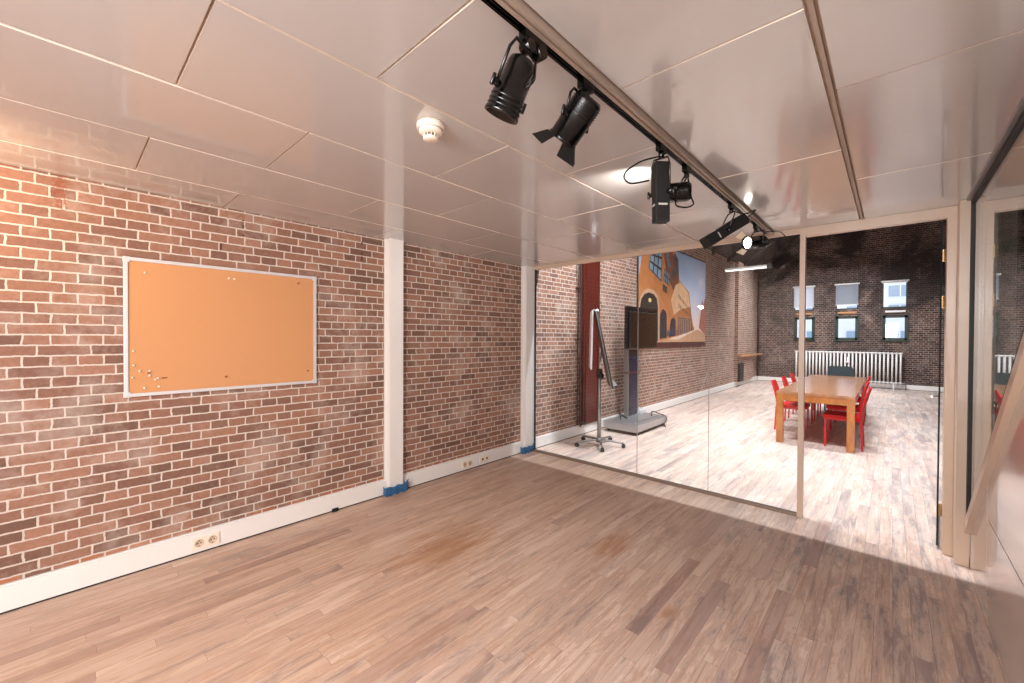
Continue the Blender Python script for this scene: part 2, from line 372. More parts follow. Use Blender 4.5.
    def build(s, name, mat, parent=None, origin=None):
        me = bpy.data.meshes.new(name); o_ = Vector(origin) if origin else Vector((0, 0, 0))
        vs = [tuple(Vector(v)-o_) for v in s.v]
        me.from_pydata(vs, [], s.f)
        for x in [mat]+s.mats[1:]: me.materials.append(x)
        for p, k, sm in zip(me.polygons, s.mi, s.sm): p.use_smooth = sm; p.material_index = k
        bm = bmesh.new(); bm.from_mesh(me); bmesh.ops.recalc_face_normals(bm, faces=bm.faces); bm.to_mesh(me); bm.free()
        ob = bpy.data.objects.new(name, me); C.objects.link(ob)
        ob.location = o_
        return ob
def WL(o):
    v = Vector(o.location); p = o.parent
    while p is not None: v = v+Vector(p.location); p = p.parent
    return v
def thing(name, label, cat, loc, group=None):
    o = bpy.data.objects.new(name, None); C.objects.link(o); o.location = loc; o.empty_display_size = .1
    o['label'] = label; o['category'] = cat
    if group: o['group'] = group
    return o
def part(name, mb, mat, parent, label=None):
    """mesh given in world coordinates, parented (thing origins carry no rotation while building)"""
    o = mb.build(name, mat); o.parent = parent; o.location = -WL(parent)
    if label: o['label'] = label
    return o
def tag(o, label, cat, group=None):
    o['label'] = label; o['category'] = cat
    if group: o['group'] = group
    return o
def struct(name, mb, mat, parent=None):
    o = mb.build(name, mat)
    if parent is None: o['kind'] = 'structure'
    else: o.parent = parent; o.location = -WL(parent)
    return o
def sroot(name, loc):
    o = bpy.data.objects.new(name, None); C.objects.link(o); o.location = loc; o['kind'] = 'structure'; return o

# ================================================================== SETTING
H = 2.495; XW = -3.63; YP = 4.32; YF = 17.29; XR = .41
b = MB(); b.box((XW-.3, -2.8, -.1), (3.2, YF+.3, 0)); struct('floor', b, M['floor'])
b = MB(); b.box((XW-.25, -2.8, 0), (XW, YF+.25, 4.05)); struct('wall_left', b, M['brick'])
# far wall with window holes
WINS = [(-2.51, -1.94), (-1.36, -.78), (-.215, .36)]
LOW = [(-2.43, -1.98), (-1.30, -.84), (-.14, .32)]
b = MB()
xs = sorted({XW} | {w for p in WINS+LOW for w in (p[0], p[1])} | {3.2}); zs = [0, 1.50, 2.27, 2.50, 3.33, 7.2]
def hole(xa, za):
    for (a, c) in WINS:
        if a <= xa < c and 2.50 <= za < 3.33: return True
    for (a, c) in LOW:
        if a-.06 <= xa < c+.06 and 1.50 <= za < 2.27: return True
    return False
xs = sorted({XW, 3.2} | {w for p in WINS for w in p} | {q for p in LOW for q in (p[0]-.06, p[1]+.06)})
for i in range(len(xs)-1):
    for j in range(len(zs)-1):
        if not hole(xs[i]+1e-6, zs[j]+1e-6): b.box((xs[i], YF, zs[j]), (xs[i+1], YF+.28, zs[j+1]))
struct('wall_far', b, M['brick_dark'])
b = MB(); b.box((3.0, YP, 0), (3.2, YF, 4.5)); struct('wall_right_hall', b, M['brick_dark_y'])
b = MB(); b.box((XW-.25, -2.8, 0), (1.9, -2.6, 3.0)); struct('wall_back', b, M['plaster'])
# roof of the hall: two slopes with boards and rafters
b = MB(); zr = 3.93; xr = -.2; zk = 6.6
def roofz(x): return zr+(zk-zr)*(x-XW)/(xr-XW) if x < xr else zk-(zk-4.2)*(x-xr)/(3.2-xr)
for x0, x1 in ((XW-.25, xr), (xr, 3.2)):
    z0, z1 = roofz(x0), roofz(x1)
    b.poly([(x0, YP-.1, z0), (x1, YP-.1, z1), (x1, YF+.25, z1), (x0, YF+.25, z0)])
    b.poly([(x0, YP-.1, z0+.1), (x1, YP-.1, z1+.1), (x1, YF+.25, z1+.1), (x0, YF+.25, z0+.1)])
yy = 6.2
while yy < YF:
    b.prism([(XW, yy, roofz(XW)-.12), (xr, yy, zk-.12), (xr, yy, zk+.02), (XW, yy, roofz(XW)+.02)], (0, .09, 0)); yy += 1.45
struct('ceiling_hall', b, M['roof'])
b = MB(); b.box((XW, YP+.02, H+.04), (3.2, YP+.2, 7)); struct('light_block_wall', b, M['plaster'])  # unseen wall added to keep sky light out above the near ceiling
b = MB(); b.box((XR+.05, YP-.05, 0), (3.2, YP+.1, H+.1)); struct('wall_partition_right', b, M['plaster'])
# ceiling of the near room: enamelled steel panels with real joints
b = MB()
b.box((XW-.2, -2.7, H+.018), (2.0, YP+.05, H+.10), M['ceiling_gap'])
cols = [(-3.63, -3.205, .80), (-3.20, -2.625, .28), (-2.62, -2.005, .775), (-2.0, -1.405, .29), (-1.40, -.842, .78), (-.772, -.19, .24), (-.165, .43, .79)]
for ci, (xa, xb, y0) in enumerate(cols):
    y = y0-1.2*3
    while y < YP-.03:
        ya, yb = max(y, -2.6), min(y+1.2, YP-.03); y += 1.2
        if yb-ya < .04: continue
        g = .004; t = (random.random()-.5)*.0028; t2 = (random.random()-.5)*.0028
        P = [(xa+g, ya+g, H+t), (xb-g, ya+g, H-t), (xb-g, yb-g, H-t+t2), (xa+g, yb-g, H+t+t2)]
        b.poly(P)
        for i in range(4):
            p, q = P[i], P[(i+1) % 4]; b.poly([p, q, (q[0], q[1], H+.02), (p[0], p[1], H+.02)], M['lip'])
struct('ceiling', b, M['ceiling'])
b = MB(); b.box((-.184, -2.6, H-.003), (-.171, YP-.03, H+.02)); struct('trim_3', b, M['beige_dark'])
b = MB(); b.box((-.811, -2.6, H-.022), (-.797, YP-.03, H+.02), bev=.002); b.box((-.798, -2.6, H-.015), (-.786, YP-.03, H+.02)); b.box((-.787, -2.6, H-.024), (-.776, YP-.03, H+.02), bev=.002); struct('trim_4', b, M['beige_dark'])
# right wall: glossy panel under a sloped rail, glass above, dark stair behind
SL = .823; Y0R = 4.14
def dz(y): return .105+(4.29-y)*SL
b = MB()
ytop = 4.29-(H-.105)/SL
b.prism([(XR, 4.14, 0), (XR, 4.14, dz(4.14)), (XR, 3.515, dz(3.515)), (XR, 3.515, 0)], (.03, 0, 0))
b.prism([(XR, 3.51, .547), (XR, 3.51, dz(3.51)), (XR, ytop, H), (XR, -2.6, H), (XR, -2.6, .547)], (.03, 0, 0))
b.prism([(XR, 3.51, 0), (XR, 3.51, .54), (XR, -2.6, .54), (XR, -2.6, 0)], (.03, 0, 0))
b.prism([(XR+.006, 4.14, 0), (XR+.006, 4.14, dz(4.14)), (XR+.006, ytop, H), (XR+.006, -2.6, H), (XR+.006, -2.6, 0)], (.02, 0, 0), M['rubber_and_shade'])
struct('wall_right', b, M['panel'])
b = MB(); t = .085
b.prism([(XR-.028, 4.14, dz(4.14)-.0), (XR-.028, 4.14, dz(4.14)+t), (XR-.028, ytop, H+t-.09), (XR-.028, ytop+.02, H-t)], (.05, 0, 0))
struct('trim_5', b, M['beige'])
b = MB(); b.box((XR-.022, ytop+.1, H-.042), (XR+.01, 4.14, H-.012)); b.box((XR-.022, 4.105, dz(4.14)+.09), (XR+.01, 4.144, H))
b.prism([(XR-.022, 4.14, dz(4.14)+t), (XR-.022, 4.14, dz(4.14)+t+.016), (XR-.022, ytop+.1, H-.01), (XR-.022, ytop+.1, H-.026)], (.02, 0, 0))
struct('trim_6', b, M['black_matte'])
b = MB(); b.prism([(XR-.012, 4.13, dz(4.13)+.09), (XR-.012, 4.13, H-.005), (XR-.012, ytop+.1, H-.005)], (.008, 0, 0)); struct('window_7', b, M['rglass'])
b = MB(); b.box((XR-.042, -2.6, H-.012), (XR-.020, 4.14, H+.01), bev=.002); struct('trim_10', b, M['steel'])
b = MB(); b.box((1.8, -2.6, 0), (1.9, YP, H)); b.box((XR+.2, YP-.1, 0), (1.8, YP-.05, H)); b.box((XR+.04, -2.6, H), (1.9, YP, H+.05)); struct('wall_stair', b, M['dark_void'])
# baseboards
def baseboard(name, pts):
    b = MB()
    for (a, c, ax) in pts:
        if ax == 'y':
            b.box((XW, a, .012), (XW+.030, c, .150), bev=.004); b.box((XW, a, .0), (XW+.022, c, .013), M['rubber_and_shade'])  # dark strip paints the shade of the gap under the baseboard
            b.box((XW, a, .140), (XW+.018, c, .158))
        else:
            b.box((a, YF-.03, .012), (c, YF, .150), bev=.004); b.box((a, YF-.022, 0), (c, YF, .013), M['rubber_and_shade'])  # same dark strip for the gap shade along the far wall
    return struct(name, b, M['white'])
baseboard('baseboard_left', [(-2.6, 17.25, 'y')])
baseboard('baseboard_far', [(XW+.03, 3.0, 'x')])
# white posts against the brick wall
b = MB(); b.box((XW, 2.125, .0), (XW+.075, 2.275, H), bev=.004); b.box((XW, 2.105, .158), (XW+.02, 2.30, H)); struct('trim_1', b, M['white'])
b = MB(); b.box((XW, 4.14, 0), (XW+.075, YP+.03, H), bev=.004); b.box((XW, 4.12, .158), (XW+.02, YP, H)); struct('trim_2', b, M['white'])
# ------------------------------------------------------------------ glass partition and door
gp = sroot('window_8', (-2.1, YP, 0))
XL = XW+.08; XP = -.585
def pane(x0, x1, z0, z1, y=YP):
    b = MB(); b.box((x0, y-.005, z0), (x1, y+.005, z1))
    o = struct('glass_pane', b, M['glass'], gp)
    o.data.materials.append(M['glass_edge'])
    for p in o.data.polygons:
        if abs(p.normal.x) > .9: p.material_index = 1
    return o
for x0, x1 in ((XL+.01, -2.0725), (-2.0685, -1.3225), (-1.3185, XP)): pane(x0, x1, .028, H-.038)
b = MB(); b.box((XL, YP-.022, .0), (XP, YP-.008, .026)); b.box((XL, YP+.008, .0), (XP, YP+.022, .026)); b.box((XL, YP-.01, 0), (XP, YP+.01, .012)); struct('bottom_rail', b, M['rail_brown'], gp)
b = MB(); b.box((XL, YP-.02, H-.04), (XP, YP+.02, H)); b.box((XL, YP-.03, H-.012), (XP, YP+.03, H)); struct('top_rail', b, M['beige'], gp)
b = MB(); b.box((XL, YP-.012, .026), (XL+.012, YP+.012, H-.04)); struct('side_rail', b, M['rubber_and_shade'], gp)
b = MB(); b.box((XP, YP-.03, 0), (XP+.04, YP+.03, H), bev=.003); struct('post', b, M['beige'], gp)
dr = sroot('door_1', (.31, YP, 0))
b = MB(); b.box((XP+.04, YP-.035, H-.075), (.345, YP+.035, H), bev=.003); struct('door_header', b, M['beige'], dr)
b = MB(); b.box((.288, 4.272, 0), (.338, YP+.035, H-.075), bev=.003); struct('jamb', b, M['beige'], dr)
b = MB(); b.box((.338, 4.145, 0), (XR-.002, 4.272, H), bev=.003); b.box((.338, 4.272, 0), (XR, YP+.035, H)); struct('jamb', b, M['beige'], dr)
# open glass leaf, hinged at the right jamb, swung away into the hall
ux, uy = .0612, .9981; hx, hy = .268, 4.37
def leafpt(s_, o_, z_): return (hx+ux*s_-uy*o_, hy+uy*s_+ux*o_, z_)
b = MB(); b.prism([leafpt(0, -.005, .02), leafpt(.86, -.005, .02), leafpt(.86, .005, .02), leafpt(0, .005, .02)], (0, 0, 2.385))
lf = struct('glass_leaf', b, M['glass'], dr); lf.data.materials.append(M['glass_edge_green'])
for p in lf.data.polygons:
    if p.area < .1: p.material_index = 1
for z in (2.16, 1.82, .29):
    b = MB(); b.box((.272, 4.356, z-.045), (.290, 4.368, z+.045), bev=.002); b.cyl((.283, 4.350, z-.04), (.283, 4.350, z+.04), .005); struct('hinge', b, M['brass'], dr)
b = MB(); p0 = leafpt(.80, .005, 1.05); p1 = leafpt(.80, .045, 1.05); p2 = leafpt(.69, .045, 1.05); b.tube([p0, p1, p2], .009, m=None, sub=1); struct('door_handle', b, M['alu'], dr)

# oxide red steel column and pipe in the hall
b = MB(); b.box((XW, 5.55, .158), (XW+.06, 6.04, 3.93), bev=.004); b.box((XW+.02, 5.60, .158), (XW+.072, 5.63, 3.93)); b.box((XW+.02, 5.97, .158), (XW+.072, 6.0, 3.93)); struct('trim_7', b, M['ox'])
b = MB(); b.tube([(XW+.045, 5.49, 3.85), (XW+.045, 5.49, 1.5), (XW+.045, 5.49, .26), (XW+.06, 5.52, .20), (XW+.09, 5.60, .19)], .018, 10, sub=5)
b.tube([(XW+.035, 5.42, 3.85), (XW+.035, 5.42, .18)], .011, 8, sub=1)
for z in (.7, 1.5, 2.3): b.box((XW+.001, 5.405, z), (XW+.065, 5.51, z+.02))
tag(b.build('heating_pipe', M['pipe']), 'brown vertical pipe pair beside the oxide red steel column', 'pipe')
b = MB(); b.box((XW, 14.3, .158), (XW+.10, 16.2, 3.95)); b.poly([(XW, 14.299, .158), (XW+.10, 14.299, .158), (XW+.10, 14.299, 3.95), (XW, 14.299, 3.95)], M['brick_x']); struct('trim_8', b, M['brick'])
b = MB(); b.box((XW+.10, 14.35, .95), (XW+.20, 17.2, 1.0)); struct('trim_9', b, M['tan'])
b = MB(); b.box((XW+.101, 14.3, .17), (XW+.16, 14.8, .75), bev=.01); b.box((XW+.16, 14.34, .22), (XW+.165, 14.76, .70)); tag(b.build('wall_box', M['black_matte']), 'small black box low on the left brick wall near the far corner', 'box')
b = MB(); b.tube([(XW+.06, 17.2, .16), (XW+.06, 17.2, 4.0)], .03, 10, sub=1); tag(b.build('drain_pipe', M['pipe']), 'dark vertical pipe in the far left corner of the hall', 'pipe')

# ================================================================== WINDOWS
def window(idx, x0, x1, z0, z1, fw_, mat):
    r = sroot('window_%d' % idx, ((x0+x1)/2, YF+.12, z0))
    b = MB(); y0, y1 = YF+.03, YF+.09
    b.box((x0, y0, z0), (x0+fw_, y1, z1)); b.box((x1-fw_, y0, z0), (x1, y1, z1)); b.box((x0, y0, z1-fw_), (x1, y1, z1)); b.box((x0, y0, z0), (x1, y1, z0+fw_))
    struct('window_frame', b, mat, r)
    b = MB(); b.box((x0+fw_, YF+.055, z0+fw_), (x1-fw_, YF+.061, z1-fw_)); struct('pane', b, M['wglass'], r)
    return r
for i, (a, c) in enumerate(WINS):
    window(i+1, a, c, 2.50, 3.33, .035, M['green'])
for i, (a, c) in enumerate(LOW):
    r = window(i+4, a-.06, c+.06, 1.50, 2.27, .075, M['green'])
    b = MB(); b.box((a-.09, YF-.035, 1.46), (c+.09, YF+.03, 1.50)); struct('window_sill', b, M['green'], r)
    for xx in (a-.075, c+.045): 
        b = MB(); b.box((xx, YF-.02, 1.50), (xx+.03, YF+.02, 2.30)); struct('reveal_post', b, M['green'], r)
    b = MB(); b.box((a+.0, YF-.03, 2.36), (c-.0, YF+.0, 2.42), bev=.004); struct('lintel_strip', b, M['white'] if i == 2 else M['tan'], r)
def blind(x0, x1, zb, mat, label):
    t = thing('roller_blind', label, 'blind', ((x0+x1)/2, YF+.0, 3.30))
    b = MB(); b.cyl((x0-.03, YF-.02, 3.32), (x1+.03, YF-.02, 3.32), .028); part('cassette', b, M['white'], t)
    b = MB(); 
    if zb < 3.28: b.box((x0+.005, YF-.012, zb), (x1-.005, YF-.009, 3.31)); part('fabric', b, mat, t)
    b = MB(); b.box((x0, YF-.018, zb-.02), (x1, YF-.004, zb)); part('bottom_bar', b, M['white'], t)
blind(*WINS[0], 2.62, M['blind'], 'white roller blind pulled down over the upper left window of the far wall')
blind(*WINS[1], 2.66, M['blind_grey'], 'grey roller blind pulled down over the upper middle window of the far wall')
blind(*WINS[2], 3.285, M['blind'], 'rolled up white blind at the top of the upper right window')
# pale building outside
ob = thing('apartment_building', 'pale building seen through the small windows of the far wall', 'building', (0, 26, 0))
b = MB(); b.box((-9, 26, -6), (7, 27, 4.4)); b.box((-9, 25.8, 4.4), (7, 27, 4.6)); part('wall', b, M['facade'], ob)
for xx in (-6.2, -4.6, -3.2, -1.6, -.1, 1.6):
    for zz in (1.4, 2.6, 3.5):
        b = MB(); b.box((xx, 25.93, zz), (xx+.8, 26.0, zz+.5)); b.box((xx+.38, 25.9, zz), (xx+.42, 25.95, zz+.5), M['facade']); part('window', b, M['facade_win'], ob)

# ================================================================== CORK BOARD
t = thing('cork_board', 'orange cork pin board with white aluminium frame on the brick wall', 'pin board', (XW+.01, .97, 1.8))
y0, y1, z0, z1 = .256, 1.455, 1.150, 2.052
b = MB(); b.box((XW+.008, y0+.012, z0+.012), (XW+.020, y1-.012, z1-.012)); part('panel', b, M['cork'], t)
b = MB(); fwid = .022
for (a, c) in (((XW+.004, y0, z0), (XW+.028, y1, z0+fwid)), ((XW+.004, y0, z1-fwid), (XW+.028, y1, z1)), ((XW+.004, y0, z0+fwid), (XW+.028, y0+fwid, z1-fwid)), ((XW+.004, y1-fwid, z0+fwid), (XW+.028, y1, z1-fwid))):
    b.box(a, c, bev=.003)
part('frame', b, M['alu_light'], t)
for yy, zz in ((y0, z0), (y1-.03, z0), (y0, z1-.03), (y1-.03, z1-.03)):
    b = MB(); b.box((XW+.003, yy-.002, zz-.002), (XW+.0295, yy+.032, zz+.032), bev=.003); part('corner_cap', b, M['alu_light'], t)
def pin_mesh(mat):
    b = MB(); b.lathe((0, 0, 0), (1, 0, 0), [(0, 0), (0, .0065), (.002, .0068), (.004, .0035), (.009, .003), (.011, .0055), (.013, .0050), (.014, 0)], 12)
    return b.build('pushpin', mat)
pins = [(.33, 1.74, 'cream pushpin alone near the upper left corner of the cork board', 0), (.735, 1.752, 'left one of two cream pushpins near the top middle of the cork board', 0), (.770, 1.751, 'right one of two cream pushpins near the top middle of the cork board', 0), (1.17, 1.764, 'dark brown pushpin near the upper right corner of the cork board', 1),
 (.302, 1.447-.0, 'cream pushpin above the lower left cluster, topmost at the left edge', 0), (.303, 1.354, 'cream pushpin second from top along the left edge of the cork board', 0),
 (.332, 1.316, 'cream pushpin left of the lower left cluster, level with its highest pin', 0), (.297, 1.274, 'cream pushpin lowest along the left edge of the cork board', 0), (.382, 1.315, 'cream pushpin at the top of the lower left cluster, above a brown scrap', 0), (.381, 1.282, 'cream pushpin directly below the small brown scrap in the lower left cluster', 0), (.423, 1.262, 'cream pushpin touching the left end of the longer brown paper scrap', 0), (.41, 1.254, 'cream pushpin just left of and below the one by the longer scrap', 0), (.355, 1.203, 'cream pushpin lowest in the cluster, left of the two bottom ones', 0), (.427, 1.207, 'cream pushpin lowest in the cluster, right of the two bottom ones', 0),
 (.806, 1.247, 'dark brown pushpin near the bottom middle of the cork board', 1), (1.386, 1.257, 'dark brown pushpin near the lower right corner of the cork board', 1)]
pm = [None, None]
for i, (yy, zz, lab, dark) in enumerate(pins):
    if i < 4: zz += .22; yy += (.03 if i == 0 else .09 if i < 3 else .14)
    if pm[dark] is None: pm[dark] = o = pin_mesh(M['brown_pin'] if dark else M['cream'])
    else: o = pm[dark].copy(); C.objects.link(o)
    o.location = (XW+.0195, yy, zz)
    tag(o, lab or 'cream pushpin in the loose cluster at the lower left of the cork board', 'pushpin', 'pushpins on the cork board')
for (yy, zz, w, lab) in ((.377, 1.300, .016, 'small brown paper scrap pinned among the lower left pushpins'), (.457, 1.262, .030, 'longer brown paper scrap pinned right of the lower left pushpins')):
    b = MB(); b.prism([(0, -w/2, -.006), (0, w/2, -.002), (0, w/2, .006), (0, -w/2, .004)], (.003, 0, 0)); o = tag(b.build('paper_scrap', M['brown_pin']), lab, 'scrap'); o.location = (XW+.0205, yy, zz)
# ------------------------------------------------------------------ sockets, tape, cable outlet
def socket(yc, n, label, gap=.0):
    t = thing('wall_socket', label, 'socket', (XW+.03, yc, .08)); x = XW+.030; w = .08*n
    b = MB(); b.box((x, yc-w/2, .035), (x+.009, yc+w/2, .118), bev=.003); part('plate', b, M['cream'], t)
    for i in range(n):
        c = yc-w/2+.04+.078*i
        b = MB(); b.lathe((x+.0085, c, .077), (1, 0, 0), [(0, .028), (.0035, .027), (.0035, .0235), (.001, .022), (.001, 0)], 24)
        f = part('recess', b, M['beige'], t)
        b = MB(); b.cyl((x+.009, c-.0095, .077), (x+.0102, c-.0095, .077), .0045); b.cyl((x+.009, c+.0095, .077), (x+.0102, c+.0095, .077), .0045); b.box((x+.009, c-.003, .0925), (x+.012, c+.003, .100), M['steel']); b.box((x+.009, c-.003, .054), (x+.012, c+.003, .0615), M['steel'])
        o = b.build('contacts', M['rubber_and_shade']); o.parent = f; o.location = -WL(f)
socket(.68, 2, 'double wall socket in the white baseboard below the cork board')
socket(3.155, 2, 'double wall socket in the white baseboard between the two white posts')
t = thing('data_outlet', 'small data outlet right of the double socket between the white posts', 'outlet', (XW+.03, 3.43, .08))
b = MB(); b.box((XW+.03, 3.35, .04), (XW+.038, 3.51, .118), bev=.003); part('plate', b, M['cream'], t)
for yy in (3.385, 3.455):
    b = MB(); b.box((XW+.038, yy, .065), (XW+.0395, yy+.022, .090)); part('port', b, M['rubber_and_shade'], t)
b = MB(); b.box((XW+.028, 1.585, .0), (XW+.040, 1.64, .030), bev=.003); b.box((XW+.040, 1.595, .004), (XW+.050, 1.63, .018)); tag(b.build('cable_outlet', M['black_matte']), 'tiny black cable outlet at the foot of the baseboard', 'outlet')
def tape(ya, yb, label):
    t = thing('tape_wrap', label, 'tape', (XW+.06, (ya+yb)/2, .13)); b = MB()
    n = 26; path = []
    for i in range(n+1):
        s_ = i/n
        if s_ < .2: p = (XW+.032+(.052)*(s_/.2), ya)
        elif s_ > .8: p = (XW+.084-.052*((s_-.8)/.2), yb)
        else: p = (XW+.084, ya+(yb-ya)*(s_-.2)/.6)
        path.append(p)
    for lay in range(3):
        za, zb = (.008+.012*lay, .070+.012*lay); rows = []
        for i, (px_, py_) in enumerate(path):
            w1, w2 = .005*math.sin(i*1.3+lay*2), .006*math.sin(i*.9+lay)
            out = .004*lay+.004*abs(math.sin(i*.8+lay))
            for q in range(4):
                f = q/3; zz = za+(zb-za)*f+(w1*(1-f)+w2*f); bul = .004*math.sin(f*math.pi)
                rows.append((px_+out+bul, py_+(-1 if i < n*.2 else 1 if i > n*.8 else 0)*out, zz))
        for i in range(n):
            for q in range(3): b.poly([rows[i*4+q], rows[(i+1)*4+q], rows[(i+1)*4+q+1], rows[i*4+q+1]], None, True)
    part('band', b, M['tape'], t)
    b = MB(); b.poly([(XW+.094, yb-.04, .08), (XW+.097, yb+.004, .085), (XW+.095, yb+.012, .13), (XW+.094, yb-.005, .12)]); part('loose_end', b, M['tape'], t)
tape(2.085, 2.315, 'blue tape wrapped round the foot of the white post beside the cork board')
tape(4.085, 4.285, 'blue tape at the foot of the white post next to the glass')
# ------------------------------------------------------------------ smoke detector
t = thing('smoke_detector', 'round white smoke detector on the ceiling', 'smoke detector', (-1.52, 1.11, H))
o3 = (-1.52, 1.11, H)
b = MB(); b.lathe(o3, (0, 0, -1), [(0, 0), (0, .060), (.008, .062), (.022, .060), (.026, .056)], 40); part('base', b, M['cream'], t)
b = MB(); b.lathe(o3, (0, 0, -1), [(.024, .0), (.024, .054), (.036, .052), (.043, .044), (.046, .034), (.046, 0)], 40); part('body', b, M['cream'], t)
b = MB(); b.lathe(o3, (0, 0, -1), [(.046, .0), (.046, .026), (.060, .026), (.060, 0)], 24); part('sensor_chamber', b, M['steel'], t)
b = MB(); b.lathe(o3, (0, 0, -1), [(.060, .0), (.060, .033), (.066, .033), (.070, .028), (.070, 0)], 32)
for i in range(12):
    a = 2*math.pi*i/12; c, s_ = math.cos(a), math.sin(a)
    b.cyl((o3[0]+.031*c, o3[1]+.031*s_, H-.044), (o3[0]+.031*c, o3[1]+.031*s_, H-.062), .0026, n=6)
part('cage', b, M['cream'], t)
# ------------------------------------------------------------------ lighting track and spotlights
TX = -.825
t = thing('lighting_track', 'black lighting track fixed along the beige ceiling beam', 'lighting track', (TX, 1, H))
b = MB()
for dx in (-.013, .008): b.box((TX+dx, -2.4, H-.022), (TX+dx+.005, 4.20, H))
b.box((TX-.013, -2.4, H-.006), (TX+.013, 4.20, H)); b.box((TX-.013, -2.4, H-.022), (TX-.005, 4.20, H-.019)); b.box((TX+.005, -2.4, H-.022), (TX+.013, 4.20, H-.019))
part('rail', b, M['black'], t)
b = MB(); b.box((TX-.014, 4.20, H-.024), (TX+.014, 4.212, H), bev=.002); part('end_cap', b, M['black'], t)
def adapter(b, y, big=False):
    L = .05 if big else .035
    b.box((TX-.014, y-L, H-.052), (TX+.014, y+L, H-.0225), bev=.003)
    b.cyl((TX, y, H-.052), (TX, y, H-.075), .014); 
    if big: b.cyl((TX-.02, y+.03, H-.055), (TX+.02, y+.03, H-.055), .022); b.cyl((TX-.02, y-.025, H-.062), (TX+.02, y-.025, H-.062), .02)
def yoke(c, ax, halfw, top, r=.006, flat=True):
    """bracket from the point top down both sides of the can to its side pivots at c"""
    c = Vector(c); ax = Vector(ax).normalized(); top = Vector(top)
    side = ax.cross(Vector((0, 0, 1))).normalized() if abs(ax.z) < .99 else Vector((1, 0, 0))
    upv = (top-c).normalized(); upv = (upv-side*upv.dot(side)).normalized(); L = (top-c).dot(upv)
    b = MB(); w = halfw+.012
    pts = [c+side*w, c+side*w+upv*(L*.75), c+side*(w*.8)+upv*(L*.97), c-side*(w*.8)+upv*(L*.97), c-side*w+upv*(L*.75), c-side*w]
    b.tube(pts, r*.8, 8, sub=1)
    b.tube([c+upv*(L*.97), top], r, 8, sub=1)
    ks = []
    for sg in (1, -1):
        k = MB(); ks.append(k); k.cyl(c+side*(sg*halfw), c+side*(sg*(w+.012)), .011)
        p = c+side*(sg*(w+.018)); k.cyl(p-upv*.016, p+upv*.016, .0055, n=8)
    return b, ks
